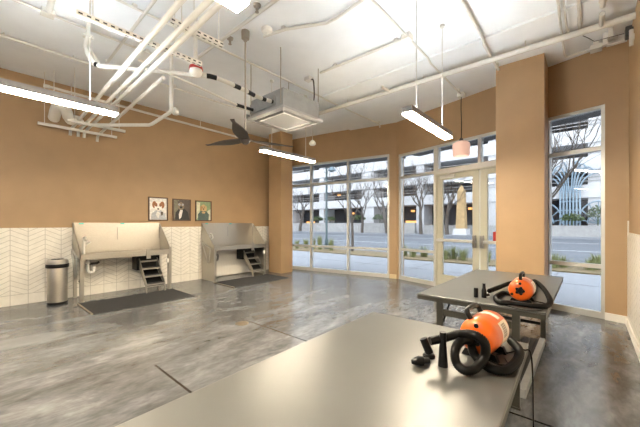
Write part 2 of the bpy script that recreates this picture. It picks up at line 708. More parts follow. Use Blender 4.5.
TW, TD = 1.47, .575   # tub length along the wall and depth out from it


def tub(name, label, y0, closed):
    "local axes: x out from the wall (0 = wall), y along the wall, z up"
    t = thing(name, label, 'dog wash tub', (XL + .02, y0, 0))
    D, W = TD, TW
    zr, zb, zt = .795, .70, 1.325
    b = MB()          # basin: tray with a front apron
    th = .012
    b.box((.06, .0, zr - .10), (D - .03, W, zr - .09))
    b.box((.05, 0, zr - .1), (.06, W, zr))
    b.box((D - .045, 0, zr - .012), (D, W, zr))
    b.box((D - .012, 0, zb), (D, W, zr - .012))
    b.build('basin', M['steel'], t)
    # backsplash and sloping ends
    b = MB()
    b.hexa([(.0, 0, zr - .1), (.05, 0, zr - .1), (.05, W, zr - .1), (.0, W, zr - .1)], [(.0, 0, zt), (.012, 0, zt), (.012, W, zt), (.0, W, zt)])
    bs = b.build('backsplash', M['steel'], t)
    for q in (.46, .98):
        MB().box((.030, W * q, 1.0), (.034, W * q + .012, 1.24)).build('seam_strip', M['steel_d'], bs)
    for q in (.06, .50):
        MB().box((.013, W * q, zt - .03), (.016, W * q + .07, zt - .005)).build('clip', M['teal'], bs)
    for s, yy in ((0, 0), (1, W - th)):
        b = MB()
        b.prism([(0.0, yy, zb), (D, yy, zb), (D, yy, zr), (D - .03, yy, zr + .01), (.015, yy, zt), (0, yy, zt)], (0, th, 0))
        b.build('end_panel', M['steel'], t)
    for yy in (0.0, W - .055):
        b = MB()
        b.box((D - .055, yy, .02), (D - .001, yy + .055, zb))
        b.box((D - .07, yy - .004, 0), (D + .004, yy + .059, .02))
        b.build('leg', M['steel'], t)
        if not closed:
            MB().box((.03, yy, .0), (.075, yy + .05, zb)).build('leg', M['steel'], t)
    if closed:
        MB().box((.01, 0, 0.0), (D - .056, .012, zb)).build('side_panel', M['steel'], t)
        MB().box((.01, W - .012, 0.0), (D - .056, W, zb)).build('side_panel', M['steel'], t)
        MB().box((.004, .02, 0.02), (.02, W - .02, zb)).build('back_panel', M['white'], t)
    # gate latch plates
    MB().box((D + .001, W * .685, zb - .06), (D + .018, W * .735, zr + .03), bev=.003).build('latch_plate', M['steel'], t)
    MB().box((D + .001, W - .05, zr - .05), (D + .012, W - .002, zr + .05), bev=.003).build('latch_plate', M['steel'], t)
    MB().lathe([(0, -.06), (.026, -.06), (.028, 0), (.02, .02), (0, .02)], 14, o=(D + .03, W - .09, .60)).build('sprayer', M['white'], t)
    # faucet
    f = MB()
    f.tube(spline([(.12, .14, zr - .1), (.12, .14, .93), (.13, .14, 1.03), (.17, .15, 1.06), (.23, .16, 1.00)], 5), .020, 10)
    f.tube([(.12, .14, .90), (.12, .24, .98)], .014, 8)
    f.lathe([(0, .70), (.028, .70), (.026, .74), (.016, .75)], 14, o=(.12, .14, 0))
    f.build('faucet', M['pipe'], t)
    # drain trap under the basin
    d = MB()
    d.tube(spline([(.30, .16, .69), (.30, .16, .50), (.30, .18, .45), (.30, .23, .45), (.30, .25, .50), (.30, .25, .55), (.22, .27, .57), (.02, .27, .57)], 6), .024, 10)
    d.lathe([(.034, .60), (.034, .64)], 14, o=(.30, .16, 0))
    if not closed:
        d.build('drain_trap', M['white'], t)
        MB().lathe([(0, .0), (.035, .0), (.03, .03), (.012, .05), (0, .05)], 14, axis='x', o=(0, .12, .27)).build('wall_valve', M['dgrey'], t)
        MB().tube([(.30, .13, .60), (.28, .30, .60), (.27, .33, .62)], .020, 10).build('drain_valve', M['dgrey'], t)
    else:
        d.build('drain_trap', M['steel_d'], t)
    # folding side bracket
    a = MB()
    yy = -.025
    a.tube([(.46, yy, .74), (.10, yy, .86), (.10, yy, .82), (.34, yy, .40), (.38, yy, .42), (.44, yy, .72)], .013, 8)
    a.build('side_bracket', M['alu'], t)
    MB().box((.05, W - .54, .40), (.30, W - .12, zr - .101)).build('cavity_shade_box', M['black'], t)  # added black box stands in for the shade in the hollow under the basin
    # pull-out steps
    s = bpy.data.objects.new('steps', None)
    COL.objects.link(s)
    s.parent = t
    sy0, sy1 = W - .50, W - .16
    x0, x1 = .16, D + .12
    for yy in (sy0, sy1 - .012):
        b = MB()
        b.prism([(x0, yy, .66), (x0 + .11, yy, .66), (x1, yy, .17), (x1, yy, .03), (x1 - .03, yy, .03), (x1 - .06, yy, .12), (x0, yy, .57)], (0, .012, 0))
        b.build('stringer', M['steel'], s)
    b = MB()
    b.hexa([(x0 + .02, sy0 + .013, .50), (x0 + .02, sy1 - .013, .50), (x1 - .05, sy1 - .013, .10), (x1 - .05, sy0 + .013, .10)], [(x0 + .02, sy0 + .013, .52), (x0 + .02, sy1 - .013, .52), (x1 - .05, sy1 - .013, .12), (x1 - .05, sy0 + .013, .12)])
    b.build('under_plate', M['black'], s)
    for k in range(4):
        zz = .58 - .135 * k
        xx = x0 + .06 + (x1 - x0 - .15) * k / 3
        b = MB()
        b.box((xx - .07, sy0 + .012, zz - .03), (xx + .105, sy1 - .012, zz), M['steel'])
        b.box((xx - .068, sy0 + .016, zz), (xx + .10, sy1 - .016, zz + .004), M['tread'])
        b.build('tread', None, s)
    MB().tube([(x1 - .01, sy0 + .006, .0), (x1 - .01, sy0 + .006, .12), (x1 - .01, sy1 - .006, .12), (x1 - .01, sy1 - .006, .0)], .012, 8).build('foot_bar', M['steel'], s)
    return t


tub('dog_wash_tub', 'open legged stainless dog wash tub beside the trash can', 1.19, False)
tub('dog_wash_tub', 'stainless dog wash tub with closed sides beside the far tan column', 3.60, True)

for nm, lab, y0, y1, x1 in (('floor_mat', 'dark grey mat in front of the wash tub beside the trash can', 1.16, 2.66, -5.32),
                            ('floor_mat', 'dark grey mat in front of the closed sided wash tub', 3.56, 5.06, -5.42)):
    b = MB()
    b.box((-6.235, y0, .001), (x1, y1, .010), bev=.003)
    o = b.build(nm, M['matte'])
    tag(o, lab, 'mat')
    e = MB()
    e.box((-6.235, y0 - .022, .0005), (x1 - .02, y0 - .001, .014))
    e.build('edge_strip', M['brass'], o)


def disc_poly(cx, cz, rx, rz, n=18, a0=0):
    return [(cx + rx * math.cos(a0 + 2 * PI * k / n), cz + rz * math.sin(a0 + 2 * PI * k / n)) for k in range(n)]


def portrait(y0, y1, z0, z1, label, bg, shapes):
    t = thing('framed_picture', label, 'picture', (XL, (y0 + y1) / 2, (z0 + z1) / 2))
    w, h = (y1 - y0) / 2, (z1 - z0) / 2
    f = MB()
    fw = .022
    f.box((.002, -w, -h), (.030, -w + fw, h))
    f.box((.002, w - fw, -h), (.030, w, h))
    f.box((.002, -w + fw, h - fw), (.030, w - fw, h))
    f.box((.002, -w + fw, -h), (.030, w - fw, -h + fw))
    f.build('frame', M['frame_w'], t)
    p = MB()
    p.box((.004, -w + fw, -h + fw), (.012, w - fw, h - fw), bg)
    for i, (pts, m) in enumerate(shapes):
        x = .0125 + .0003 * i
        p.face([p.vert((x, a, b)) for a, b in pts], m)
    p.build('print', None, t)


def flat(name, c):
    return mat(name, c, .5, noise=.18, scale=25)


p_white, p_brown, p_grey = flat('paint_white', (.72, .70, .66)), flat('paint_rust', (.33, .13, .05)), flat('paint_pale_grey', (.42, .44, .47))
p_dark, p_black, p_tan = flat('paint_umber', (.085, .065, .05)), flat('paint_black', (.02, .018, .016)), flat('paint_tan', (.50, .33, .16))
p_green, p_teal, p_olive = flat('paint_leaf', (.22, .30, .16)), flat('paint_slate', (.07, .11, .10)), flat('paint_olive', (.16, .15, .10))
P = disc_poly
portrait(2.435, 2.83, 1.37, 1.87, 'framed portrait of a white and rust dog on a pale ground', 'picture' and p_white, [
    ([(-.15, -.225), (-.13, -.10), (-.05, -.03), (.06, -.03), (.14, -.10), (.16, -.225)], p_grey),
    (P(-.075, .09, .045, .075, a0=.3), p_brown), (P(.085, .09, .045, .075, a0=.3), p_brown),
    (P(0, .06, .075, .10), flat('paint_warm_white', (.80, .74, .68))), (P(-.045, .09, .03, .04), p_brown), (P(.05, .09, .03, .04), p_brown),
    (P(-.03, .065, .010, .012), p_black), (P(.035, .065, .010, .012), p_black), (P(0, .0, .022, .016), p_black),
    ([(-.01, -.04), (-.05, -.12), (.0, -.20), (.04, -.10)], p_white), ([(.05, -.06), (.10, -.06), (.09, -.13), (.06, -.14)], p_dark)])
portrait(2.935, 3.34, 1.37, 1.86, 'framed dark portrait of a dog in a black suit, middle picture', p_dark, [
    ([(-.18, -.22), (-.18, .22), (-.06, .22), (-.09, -.05)], p_olive),
    ([(-.15, -.22), (-.14, -.06), (-.06, .03), (.06, .03), (.14, -.04), (.17, -.22)], p_black),
    (P(-.02, .09, .075, .09), flat('paint_taupe', (.20, .15, .10))), ([(-.09, .14), (-.10, .21), (-.04, .17)], p_dark), ([(.05, .14), (.07, .21), (.0, .17)], p_dark),
    (P(-.055, .12, .022, .022), p_grey), (P(.02, .12, .022, .022), p_grey), (P(-.055, .12, .009, .009), p_black), (P(.02, .12, .009, .009), p_black),
    (P(-.02, .06, .03, .025), p_black), ([(-.04, .0), (.02, .0), (-.01, -.16), (-.06, -.21), (-.07, -.10)], p_white)])
portrait(3.45, 3.855, 1.37, 1.85, 'framed green portrait of a tan dog in a dark jacket', p_green, [
    ([(-.18, -.22), (-.18, .20), (-.08, .20), (-.10, -.10)], flat('paint_cream', (.60, .58, .42))),
    ([(.18, -.22), (.18, .05), (.10, .0), (.10, -.22)], flat('paint_cream_b', (.55, .54, .42))),
    ([(-.13, -.22), (-.14, -.08), (-.06, .0), (.06, .0), (.14, -.08), (.13, -.22)], p_teal),
    (P(0, .07, .06, .085), p_tan), (P(-.06, .06, .025, .065), flat('paint_honey', (.36, .20, .08))), (P(.06, .06, .025, .065), p_tan),
    (P(-.022, .09, .009, .01), p_black), (P(.024, .09, .009, .01), p_black), (P(0, .045, .018, .014), p_black),
    ([(-.05, -.02), (.05, -.02), (.03, -.06), (-.03, -.06)], p_tan)])

# round floor drain
d = MB()
d.lathe([(0, .001), (.085, .001), (.085, .006), (.07, .008), (0, .008)], 24)
tag(d.build('floor_drain', M['brass'], loc=(-3.40, 2.335, 0)), 'small round brass drain cover set in the concrete floor', 'drain')

# ------------------------------------------------------------------ tables
ZT = .714


def table(name, label, y0, y1, x0, x1, rz=0.0, dx=0.0):
    t = thing(name, label, 'table', ((x0 + x1) / 2 + dx, (y0 + y1) / 2, 0), rz)
    w, l = (x1 - x0) / 2, (y1 - y0) / 2
    MB().box((-w, -l, ZT - .012), (w, l, ZT), bev=.004).build('tabletop', M['table'], t)
    a = MB()
    th = .018
    a.box((-w + .002, -l + .002, ZT - .046), (w - .002, -l + th, ZT - .013))
    a.box((-w + .002, l - th, ZT - .046), (w - .002, l - .002, ZT - .013))
    a.box((-w + .002, -l + th, ZT - .046), (-w + th, l - th, ZT - .013))
    a.box((w - th, -l + th, ZT - .046), (w - .002, l - th, ZT - .013))
    a.build('apron', M['olive'], t)
    for s in (-1, 1):
        yy = s * (l - .045)
        for q in (-1, 1):
            xx = q * (w - .177)
            b = MB()
            b.box((xx - .024, yy - .012, .012), (xx + .024, yy + .012, ZT - .013))
            b.box((xx - .029, yy - .018, 0), (xx + .029, yy + .018, .014))
            b.build('leg', M['olive'], t)
        MB().box((-w + .202, yy - .010, ZT - .158), (w - .202, yy + .010, ZT - .108)).build('rail', M['olive'], t)
        MB().tube([(-w + .20, yy - s * .02, ZT - .02), (-w + .20, yy - s * .35, ZT - .10)], .008, 6).build('brace', M['black'], t)
        MB().tube([(-w + .26, yy - s * .015, ZT - .015), (-w + .15, yy - s * .02, ZT - .36)], .007, 6).build('brace', M['black'], t)
    MB().box((-w + .202, l - .056, .15), (w - .202, l - .036, .185)).build('stretcher', M['black'], t)
    return t


table('folding_table', 'near grey folding table with an upright cone nozzle on it', -.04, 1.79, -1.083, -.218, .034, .031)
table('folding_table', 'grey folding table in front of the tan column by the entrance', 2.49, 4.32, -1.09, -.205)

# black ribbed ramp lying under the far table
t = thing('ramp', 'black ribbed ramp with silver side rails lying under the table', 'ramp', (-.545, 3.40, 0))
b = MB()
b.box((-.17, -.68, .02), (.17, .66, .045))
for k in range(9):
    x = -.155 + k * .036
    b.box((x, -.68, .045), (x + .018, .66, .056))
b.build('deck', M['rubber'], t)
for s in (-1, 1):
    MB().box((s * .175 - .024, -.69, 0), (s * .175 + .024, .67, .068), bev=.004).build('side_rail', M['grey'], t)
MB().box((-.15, -.705, 0), (.15, -.682, .05)).build('end_cap', M['rubber'], t)


# ------------------------------------------------------------- pet dryers
def dryer(name, label, loc, rotz, hose_pts, cord_pts, roll):
    t = thing(name, label, 'pet dryer', loc, rotz)
    zc = .099
    R = .079
    b = MB()
    b.lathe([(0, -.112), (.040, -.112), (.060, -.108), (.072, -.098), (R - .001, -.080), (R, -.066), (R, .085), (R - .004, .095), (.070, .104), (.0, .104)], 36, axis='y', o=(0, 0, zc))
    body = b.build('shell', M['orange'], t)
    h = MB()
    h.lathe([(0, -.122), (.016, -.122), (.018, -.116), (.026, -.111)], 16, axis='y', o=(0, 0, zc))
    for k in range(5):
        a = 2 * PI * k / 5
        h.cyl((.022 * math.cos(a), -.120, zc + .022 * math.sin(a)), (.022 * math.cos(a), -.108, zc + .022 * math.sin(a)), .010, 10)
    h.build('star_knob', M['black'], t)
    for px_, pz_ in ((-.050, -.03), (.0, .052)):
        MB().cyl((px_, -.112, zc + pz_), (px_, -.095, zc + pz_), .010, 12).build('port', M['black'], t)
    MB().lathe([(.070, .100), (.072, .112), (.060, .118), (0, .114)], 28, axis='y', o=(0, 0, zc)).build('intake_grille', M['black'], t)
    # stickers wrapped on the shell

    def wrap(a0, a1, y0, y1, m, nm):
        s = MB()
        n = 10
        prev = None
        for k in range(n + 1):
            a = a0 + (a1 - a0) * k / n
            ring = [s.vert((rr * math.cos(a), yy, zc + rr * math.sin(a))) for rr, yy in ((R + .0004, y0), (R + .0012, y0), (R + .0012, y1), (R + .0004, y1))]
            if prev:
                for i in range(4):
                    s.face([prev[i], prev[(i + 1) % 4], ring[(i + 1) % 4], ring[i]], m, False)
            else:
                s.face(ring, m)
            prev = ring
        s.face(prev[::-1], m)
        s.build(nm, m, body)
    wrap(.9, 2.0, .015, .045, M['label'], 'sticker_band')
    wrap(-.35, .75, -.02, .075, M['label'], 'sticker')
    wrap(-.10, .62, -.005, .045, M['label_grey'], 'sticker')
    # handle: two posts and a grip
    g = MB()
    g.xf = Matrix.Translation((0, 0, zc)) @ Matrix.Rotation(-roll, 4, 'Y') @ Matrix.Translation((0, 0, -zc))
    g.tube(spline([(0, -.075, zc + R - .008), (0, -.082, zc + R + .02), (0, -.06, zc + R + .036), (0, .04, zc + R + .036), (0, .062, zc + R + .02), (0, .055, zc + R - .008)], 6), .0115, 10)
    g.build('handle', M['black'], t)
    # cradle feet
    for yy in (-.06, .06):
        f = MB()
        f.prism([(-.075, yy - .012, 0), (.075, yy - .012, 0), (.060, yy - .012, .030), (.035, yy - .012, .034), (-.035, yy - .012, .034), (-.060, yy - .012, .030)], (0, .024, 0))
        f.build('foot', M['black'], t)
    inv = (Matrix.Translation(V(loc)) @ Matrix.Rotation(rotz, 4, 'Z')).inverted()
    ho = ribbed([inv @ V(p) for p in hose_pts], .0185, .0192)
    ho.build('hose', M['hose'], t)
    co = MB()
    cp = spline([V(p) for p in cord_pts], 8)
    for p in cp:
        if p.z > .69 and p.x < -.2:
            p.z = max(p.z, ZT + .0045)
    co.tube([inv @ p for p in cp], .0035, 6)
    co.build('power_cord', M['black'], t)
    return t


def pz(px, py, z):
    return at_z(px, py, z)


Z0 = ZT + .021
h1 = [pz(430, 341, .815), pz(444, 338, .825), pz(460, 334, .845), pz(474, 335, .865), pz(484, 342, .845), pz(485, 355, .79), pz(478, 366, .752), pz(467, 371, .737), pz(457, 364, .75),
      pz(455, 351, .795), pz(461, 341, .82), pz(470, 341, .80), pz(473, 352, .755), pz(480, 361, .736), pz(492, 369, .735), pz(506, 370, .735), pz(517, 361, .735), pz(519, 350, .735), pz(511, 341, .737)]
c1 = [V((-.27, 1.52, .720)), V((-.25, 1.46, .719)), V((-.29, 1.44, .719)), V((-.33, 1.50, .719)), V((-.27, 1.60, .719)), V((-.235, 1.66, .722)), V((-.215, 1.66, .727)), V((-.194, 1.655, .722)), V((-.186, 1.66, .60)), V((-.185, 1.68, .30)), V((-.185, 1.74, .02)), V((-.19, 1.9, .006)), V((-.20, 2.2, .006))]
dryer('pet_dryer', 'orange barrel pet dryer on the near table, hose in a standing loop', (-.352, 1.53, ZT + .0008), -.06, h1, c1, .45)
zz = Z0
h2 = [pz(489, 291, .76), pz(500, 287, .755), pz(513, 283, .752), V((-.42, 2.93, .745)), V((-.33, 2.93, .745)), pz(534, 281, .745), pz(543, 288, .74), pz(550, 300, zz), pz(546, 306, zz), pz(530, 305.5, zz), pz(512, 303, zz), pz(499, 302, zz),
      pz(496, 297, zz), pz(503, 293, zz), pz(512, 294, zz + .004)]
c2 = [V((-.30, 2.78, .724)), V((-.22, 2.74, .72)), pz(544, 309, .7185), pz(535, 311, .7185), pz(520, 309, .7185), pz(505, 305, .7185), pz(500, 301, .7185)]
dryer('pet_dryer', 'orange barrel pet dryer on the table by the entrance, hose lying flat', (-.375, 2.745, ZT + .0008), .02, h2, c2, .0)

# hose nozzles
zn = ZT
n = MB()
p = pz(443, 366, zn)
n.lathe([(0, 0), (.0195, 0), (.0195, .006), (.0165, .05), (.0125, .11), (.0135, .118), (.0135, .14), (0, .14)], 20)
tag(n.build('cone_nozzle', M['black'], loc=p), 'tall black cone nozzle standing upright on the near table', 'dryer nozzle')
t = thing('brush_nozzle', 'short black tube nozzle leaning on its round flange', 'dryer nozzle', pz(429, 357, zn), TH)
b = MB()
b.tube([(0.002, 0, .018), (-.022, .01, .078)], [.018, .017], 16)
b.build('tube', M['black'], t)
MB().lathe([(0, 0), (.026, 0), (.027, .008), (.022, .016), (0, .018)], 20).build('flange', M['black'], t)
t = thing('flat_nozzle', 'flat black nozzle lying on its side at the table middle', 'dryer nozzle', pz(419, 366, zn), TH)
b = MB()
b.tube([(-.032, .0, .018), (-.015, 0, .020), (.0, 0, .022), (.016, 0, .022)], [.008, .016, .021, .020], 16)
b.build('body', M['black'], t)
MB().tube([(.016, .004, .020), (.044, .012, .017)], .012, 12).build('spout', M['rubber'], t)
n = MB()
n.lathe([(0, 0), (.017, 0), (.017, .066), (.0145, .074), (0, .074)], 18)
tag(n.build('tube_nozzle', M['black'], loc=pz(476, 297, zn)), 'short straight black tube nozzle, left of two on the entrance table', 'dryer nozzle')
t = thing('bottle_nozzle', 'black bottle shaped nozzle beside the flat lying hose end', 'dryer nozzle', pz(484, 297.5, zn))
MB().lathe([(0, 0), (.019, 0), (.019, .055), (.012, .075), (.011, .105), (.013, .112), (0, .114)], 18).build('body', M['black'], t)
MB().tube([(.012, .006, .022), (.036, .012, .030)], .012, 12).build('side_port', M['rubber'], t)

# --------------------------------------------------------- ceiling services


def lamp(label, x, y0, y1, z=2.40, up=True):
    L = (y1 - y0) / 2
    t = thing('pendant_light', label, 'pendant light', (x, (y0 + y1) / 2, z), 0, 'linear pendant lights over the room')
    h = MB()
    h.box((-.052, -L, .006), (.052, L, .034))
    for q in (-1, 1):  # raised rims added to keep the uplight off the upper walls
        h.box((q * .048, -L, .034), (q * .052, L, .066))
        h.box((-.048, q * L, .034), (.048, q * (L - .004), .066))
    h.build('housing', M['lampgrey'], t)
    MB().box((-.05, -L + .004, -.012), (.05, L - .004, .005)).build('diffuser', M['lamp'], t)
    if up:
        MB().box((-.024, -L + .03, .0345), (.024, L - .03, .038)).build('added_uplight_strip', M['fill_up'], t)  # uplight strip added to the fixture to brighten the ceiling
    for s in (-1, 1):
        MB().cyl((0, s * (L - .22), .038), (0, s * (L - .22), ZC - z - .02), .006, 6).build('suspension_rod', M['pipe'], t)
        MB().lathe([(0, ZC - z - .03), (.03, ZC - z - .03), (.03, ZC - z - .001), (0, ZC - z - .001)], 12, o=(0, s * (L - .22), 0)).build('canopy', M['pipe'], t)
    return t


lamp('lit linear pendant lamp hanging nearest the trash can side wall', -3.57, -.23, .97)
lamp('lit linear pendant lamp hanging just below the ceiling cassette', -4.04, 3.15, 4.42, 2.51, False)
lamp('lit linear pendant lamp hanging in front of the entrance doors', -1.345, 2.84, 4.03)
lamp('lit linear pendant lamp at the top edge of the picture', -1.31, -.29, .91)

# ceiling fan
t = thing('ceiling_fan', 'grey three blade ceiling fan on a long nickel rod', 'ceiling fan', (-3.26, 2.29, 0))
MB().cyl((0, 0, 2.42), (0, 0, ZC - .05), .011, 12).build('downrod', M['rod'], t)
MB().lathe([(0, ZC - .13), (.022, ZC - .13), (.03, ZC - .11), (.05, ZC - .10), (.052, ZC - .001), (0, ZC - .001)], 8).build('mount_canopy', M['rod'], t)
MB().lathe([(0, 2.31), (.03, 2.31), (.055, 2.335), (.065, 2.36), (.05, 2.40), (.028, 2.45), (.0, 2.47)], 20).build('motor_hub', M['fan'], t)
for a in (math.atan2(-.55, .53), math.atan2(-.16, -.73), math.atan2(.7, .15)):
    b = MB()
    n = 9
    pr = None
    ca, sa = math.cos(a), math.sin(a)
    for k in range(n):
        u = k / (n - 1)
        r = .03 + .67 * u
        hw = .045 + .045 * math.sin(PI * min(1, u * 1.15)) - .03 * u
        if k == n - 1:
            hw = .022
        tw = .16 - .10 * u
        ring = []
        for sgn, dz in ((-1, .004), (1, .004), (1, -.004), (-1, -.004)):
            y = sgn * hw
            zq = 2.365 + .02 * u * u + y * math.sin(tw) + dz
            ring.append(b.vert((ca * r - sa * y, sa * r + ca * y, zq)))
        if pr:
            for i in range(4):
                b.face([pr[i], pr[(i + 1) % 4], ring[(i + 1) % 4], ring[i]], None, False)
        else:
            b.face(ring)
        pr = ring
    b.face(pr[::-1])
    b.build('blade', M['fan'], t)

# ceiling cassette air conditioner
AX, AY, AZ, AS = -3.53, 3.21, 2.88, .42
t = thing('air_conditioner', 'grey and white ceiling cassette air conditioner hung on thin rods', 'air conditioner', (AX, AY, AZ))
MB().box((-AS + .045, -AS + .045, .045), (AS - .045, AS - .045, .31), bev=.01).build('housing', M['grey'], t)
p = MB()
for k in range(4):
    p.xf = Matrix.Rotation(k * PI / 2, 4, 'Z')
    q = AS
    p.hexa([(-q + .16, -q + .16, 0), (q - .16, -q + .16, 0), (q - .128, -q + .128, 0), (-q + .128, -q + .128, 0)][::-1], [(-q + .16, -q + .16, .04), (q - .16, -q + .16, .04), (q - .128, -q + .128, .04), (-q + .128, -q + .128, .04)][::-1])
    p.hexa([(-q + .02, -q, .012), (q - .02, -q, .012), (q - .065, -q + .065, 0), (-q + .065, -q + .065, 0)], [(-q + .02, -q, .044), (q - .02, -q, .044), (q - .065, -q + .065, .044), (-q + .065, -q + .065, .044)])
    p.hexa([(q - .12, -q + .105, 0), (q - .02, -q + .02, .008), (q, -q + .02, .012), (q - .128, -q + .12, 0)], [(q - .12, -q + .128, .044), (q - .02, -q + .0, .044), (q, -q + .02, .044), (q - .128, -q + .12, .044)])
p.build('panel', M['panel'], t)
MB().box((-AS + .05, -AS + .05, .028), (AS - .05, AS - .05, .043)).build('vent_slot', M['dgrey'], t)
g = MB()
g.box((-.255, -.255, .004), (.255, .255, .03))
g.build('return_grille', M['grille'], t)
MB().box((-.44, -.44, .05), (-.40, -.36, .10)).build('bracket', M['grey'], t)
for sx in (-1, 1):
    for sy in (-1, 1):
        MB().cyl((sx * .34, sy * .39, .09), (sx * .34, sy * .39, ZC - AZ - .001), .007, 6).build('hanger_rod', M['rod'], t)
MB().box((-AS + .06, -AS + .025, .10), (AS - .2, -AS + .044, .24)).build('service_box', M['grey'], t)

PIPES = []


def clips(o, pts):
    for x, y, z in pts:
        MB().box((x - .022, y - .022, z), (x + .022, y + .022, ZC - .0005)).build('ceiling_mount', M['pipe'], o)


def pipe(name, label, cat, pts, r, m='pipe', group=None, bend=False, n=10):
    q = spline(pts, 5) if bend else pts
    o = MB().tube(q, r, n).build(name, M[m])
    tag(o, label, cat, group)
    if name == 'conduit':
        a_, b_ = V(pts[0]), V(pts[-1])
        d_ = (V(pts[1]) - a_).normalized()
        e_ = (V(pts[-2]) - b_).normalized()
        clips(o, [tuple(a_ + d_ * .3), tuple(b_ + e_ * .12)])
    return o


def rod(parent, p, z1, r=.005):
    MB().cyl((p[0], p[1], p[2]), (p[0], p[1], z1), r, 6).build('hanger_rod', M['pipe'], parent)


zp = ZC - .04
o = pipe('sprinkler_pipe', 'thick white sprinkler main running past the top of the tan column', 'pipe', [(XR - .005, 4.83, 3.60), (-4.95, 4.77, 3.60)], .037, n=14)
for x in (-.62, -2.0, -3.5):
    rod(o, (x, 4.81, 3.62), ZC - .001, .006)
for x in (.117, -2.6):
    MB().tube([(x, 4.81, 3.60), (x, 4.55, 3.60)], .026, 10).build('branch_tee', M['pipe'], o)
pipe('conduit', 'white conduit running to the box above the pink pendant lamp', 'conduit', [(-1.74, .8, zp), (-1.74, 4.35, zp), (-1.74, 4.45, zp - .04), (-1.74, 5.86, zp - .04)], .014)
tag(MB().box((-1.80, 5.86, 3.62), (-1.68, 5.98, 3.694), bev=.006).build('junction_box', M['pipe']), 'white junction box at ceiling above the pink pendant lamp', 'junction box')
pipe('conduit', 'white conduit ending at the top of the tan column', 'conduit', [(-1.02, 1.2, zp), (-1.02, 4.35, zp), (-1.03, 4.45, zp - .04), (-1.03, 5.32, zp - .04)], .018)
pipe('conduit', 'white conduit bending along the top of the right window', 'conduit', [(-.245, 2.0, zp), (-.245, 4.35, zp), (-.245, 4.46, 3.66), (-.245, 5.45, 3.66), (-.235, 5.53, 3.66), (-.20, 5.56, 3.66), (.38, 5.42, 3.66)], .014)
pipe('conduit', 'thin white conduit close beside the bent conduit over the window', 'conduit', [(-.195, 2.0, zp), (-.195, 4.35, zp), (-.195, 4.46, 3.67), (-.195, 5.0, 3.67)], .010)
pipe('conduit', 'short white conduit meeting the sprinkler main near right wall', 'conduit', [(-.075, 2.0, zp), (-.075, 4.96, zp)], .018)
t = thing('sprinkler_drop', 'white capped sprinkler branch standing off the main near right wall', 'sprinkler', (.12, 4.46, 3.66))
MB().tube([(0, -.10, .0), (0, .05, .0)], .026, 12).build('pipe', M['pipe'], t)
MB().cyl((0, .0, .0), (0, .0, ZC - 3.66 - .001), .008, 8).build('hanger_rod', M['pipe'], t)
MB().lathe([(0, -.14), (.034, -.14), (.036, -.06), (.03, -.05)], 14, axis='y').build('cap', M['pipe'], t)
pipe('conduit', 'slim dark cable along the right end of the sprinkler main', 'cable', [(-.05, 5.12, 3.69), (.0, 5.16, 3.66), (.06, 5.22, 3.62), (.33, 5.2, 3.60)], .004, 'dgrey')
o = MB().box((.02, 5.36, 3.585), (.14, 5.50, 3.645), bev=.006).build('junction_box', M['pipe'])
MB().box((.05, 5.42, 3.64), (.11, 5.46, ZC - .001)).build('ceiling_mount', M['pipe'], o)
tag(o, 'white junction box on the wall top above the right window', 'junction box')
o = MB().box((.18, 5.40, 3.60), (.37, 5.46, 3.64), bev=.004).build('cable_tray', M['pipe'])
MB().box((.26, 5.42, 3.635), (.29, 5.44, ZC - .001)).build('ceiling_mount', M['pipe'], o)
tag(o, 'short white cable tray between box and right wall', 'cable tray')
o = MB().box((.33, 5.06, 3.50), (.40 - .012, 5.18, 3.62), bev=.01).build('junction_box', M['dgrey'])
MB().box((.385, 5.08, 3.52), (.399, 5.16, 3.60)).build('wall_mount', M['dgrey'], o)
tag(o, 'small dark box on the right wall under the sprinkler main', 'junction box')
t = thing('stub_pipe', 'white stub below the dark box in the top right corner', 'pipe', (.375, 5.0, 3.35))
MB().box((.0, -.03, .06), (.024, .03, .12)).build('wall_mount', M['pipe'], t)
MB().cyl((0, 0, 0), (0, 0, .18), .02, 10).build('tube', M['pipe'], t)

o = pipe('conduit', 'white conduit from the cassette to the ceiling detector over the lamp', 'conduit', [(-3.2, 3.66, zp), (-1.78, 3.70, zp)], .018)
pipe('conduit', 'bent white conduit from the fan mount to top of picture', 'conduit', [(-3.12, 2.47, zp), (-2.80, 2.56, zp), (-2.35, 2.80, zp), (-2.2, 2.81, zp), (-1.3, 2.70, zp)], .018)
pipe('conduit', 'white conduit crossing above the cassette toward the window wall', 'conduit', [(-3.79, .9, zp), (-3.79, 4.35, zp), (-3.74, 4.45, zp - .045), (-3.70, 6.30, zp - .045), (-3.70, 6.36, zp - .07), (-3.70, 6.37, zp - .12)], .014)
pipe('conduit', 'white conduit passing behind the fan mount across the ceiling', 'conduit', [(-1.6, 2.15, zp), (-4.4, 2.16, zp)], .022)
o = pipe('conduit', 'white conduit parallel to the left wall near top left corner', 'conduit', [(-4.62, -.2, zp), (-4.64, 1.75, zp)], .014)
MB().box((-4.70, .52, zp - .02), (-4.58, .64, ZC - .001), bev=.005).build('junction_box', M['pipe'], o)
pipe('conduit', 'thick white conduit stub meeting the box at top left', 'conduit', [(-3.9, .56, zp), (-4.56, .58, zp)], .03)
pipe('conduit', 'white conduit running above the slotted channel to left', 'conduit', [(-3.0, 1.29, zp), (-5.5, 1.34, zp)], .018)
o = pipe('sprinkler_pipe', 'slim white sprinkler line parallel to left wall above the lamp', 'pipe', [(-5.6, -.6, zp - .01), (-5.6, 1.25, zp - .01)], .02)
for y in (.28, .98):
    rod(o, (-5.6, y, zp - .03), ZC - .001, .006)
pipe('conduit', 'white line from the pipe bundle toward the cassette side', 'conduit', [(-5.45, 2.05, zp - .02), (-5.43, 3.4, zp - .02), (-5.35, 3.9, zp - .02)], .014)
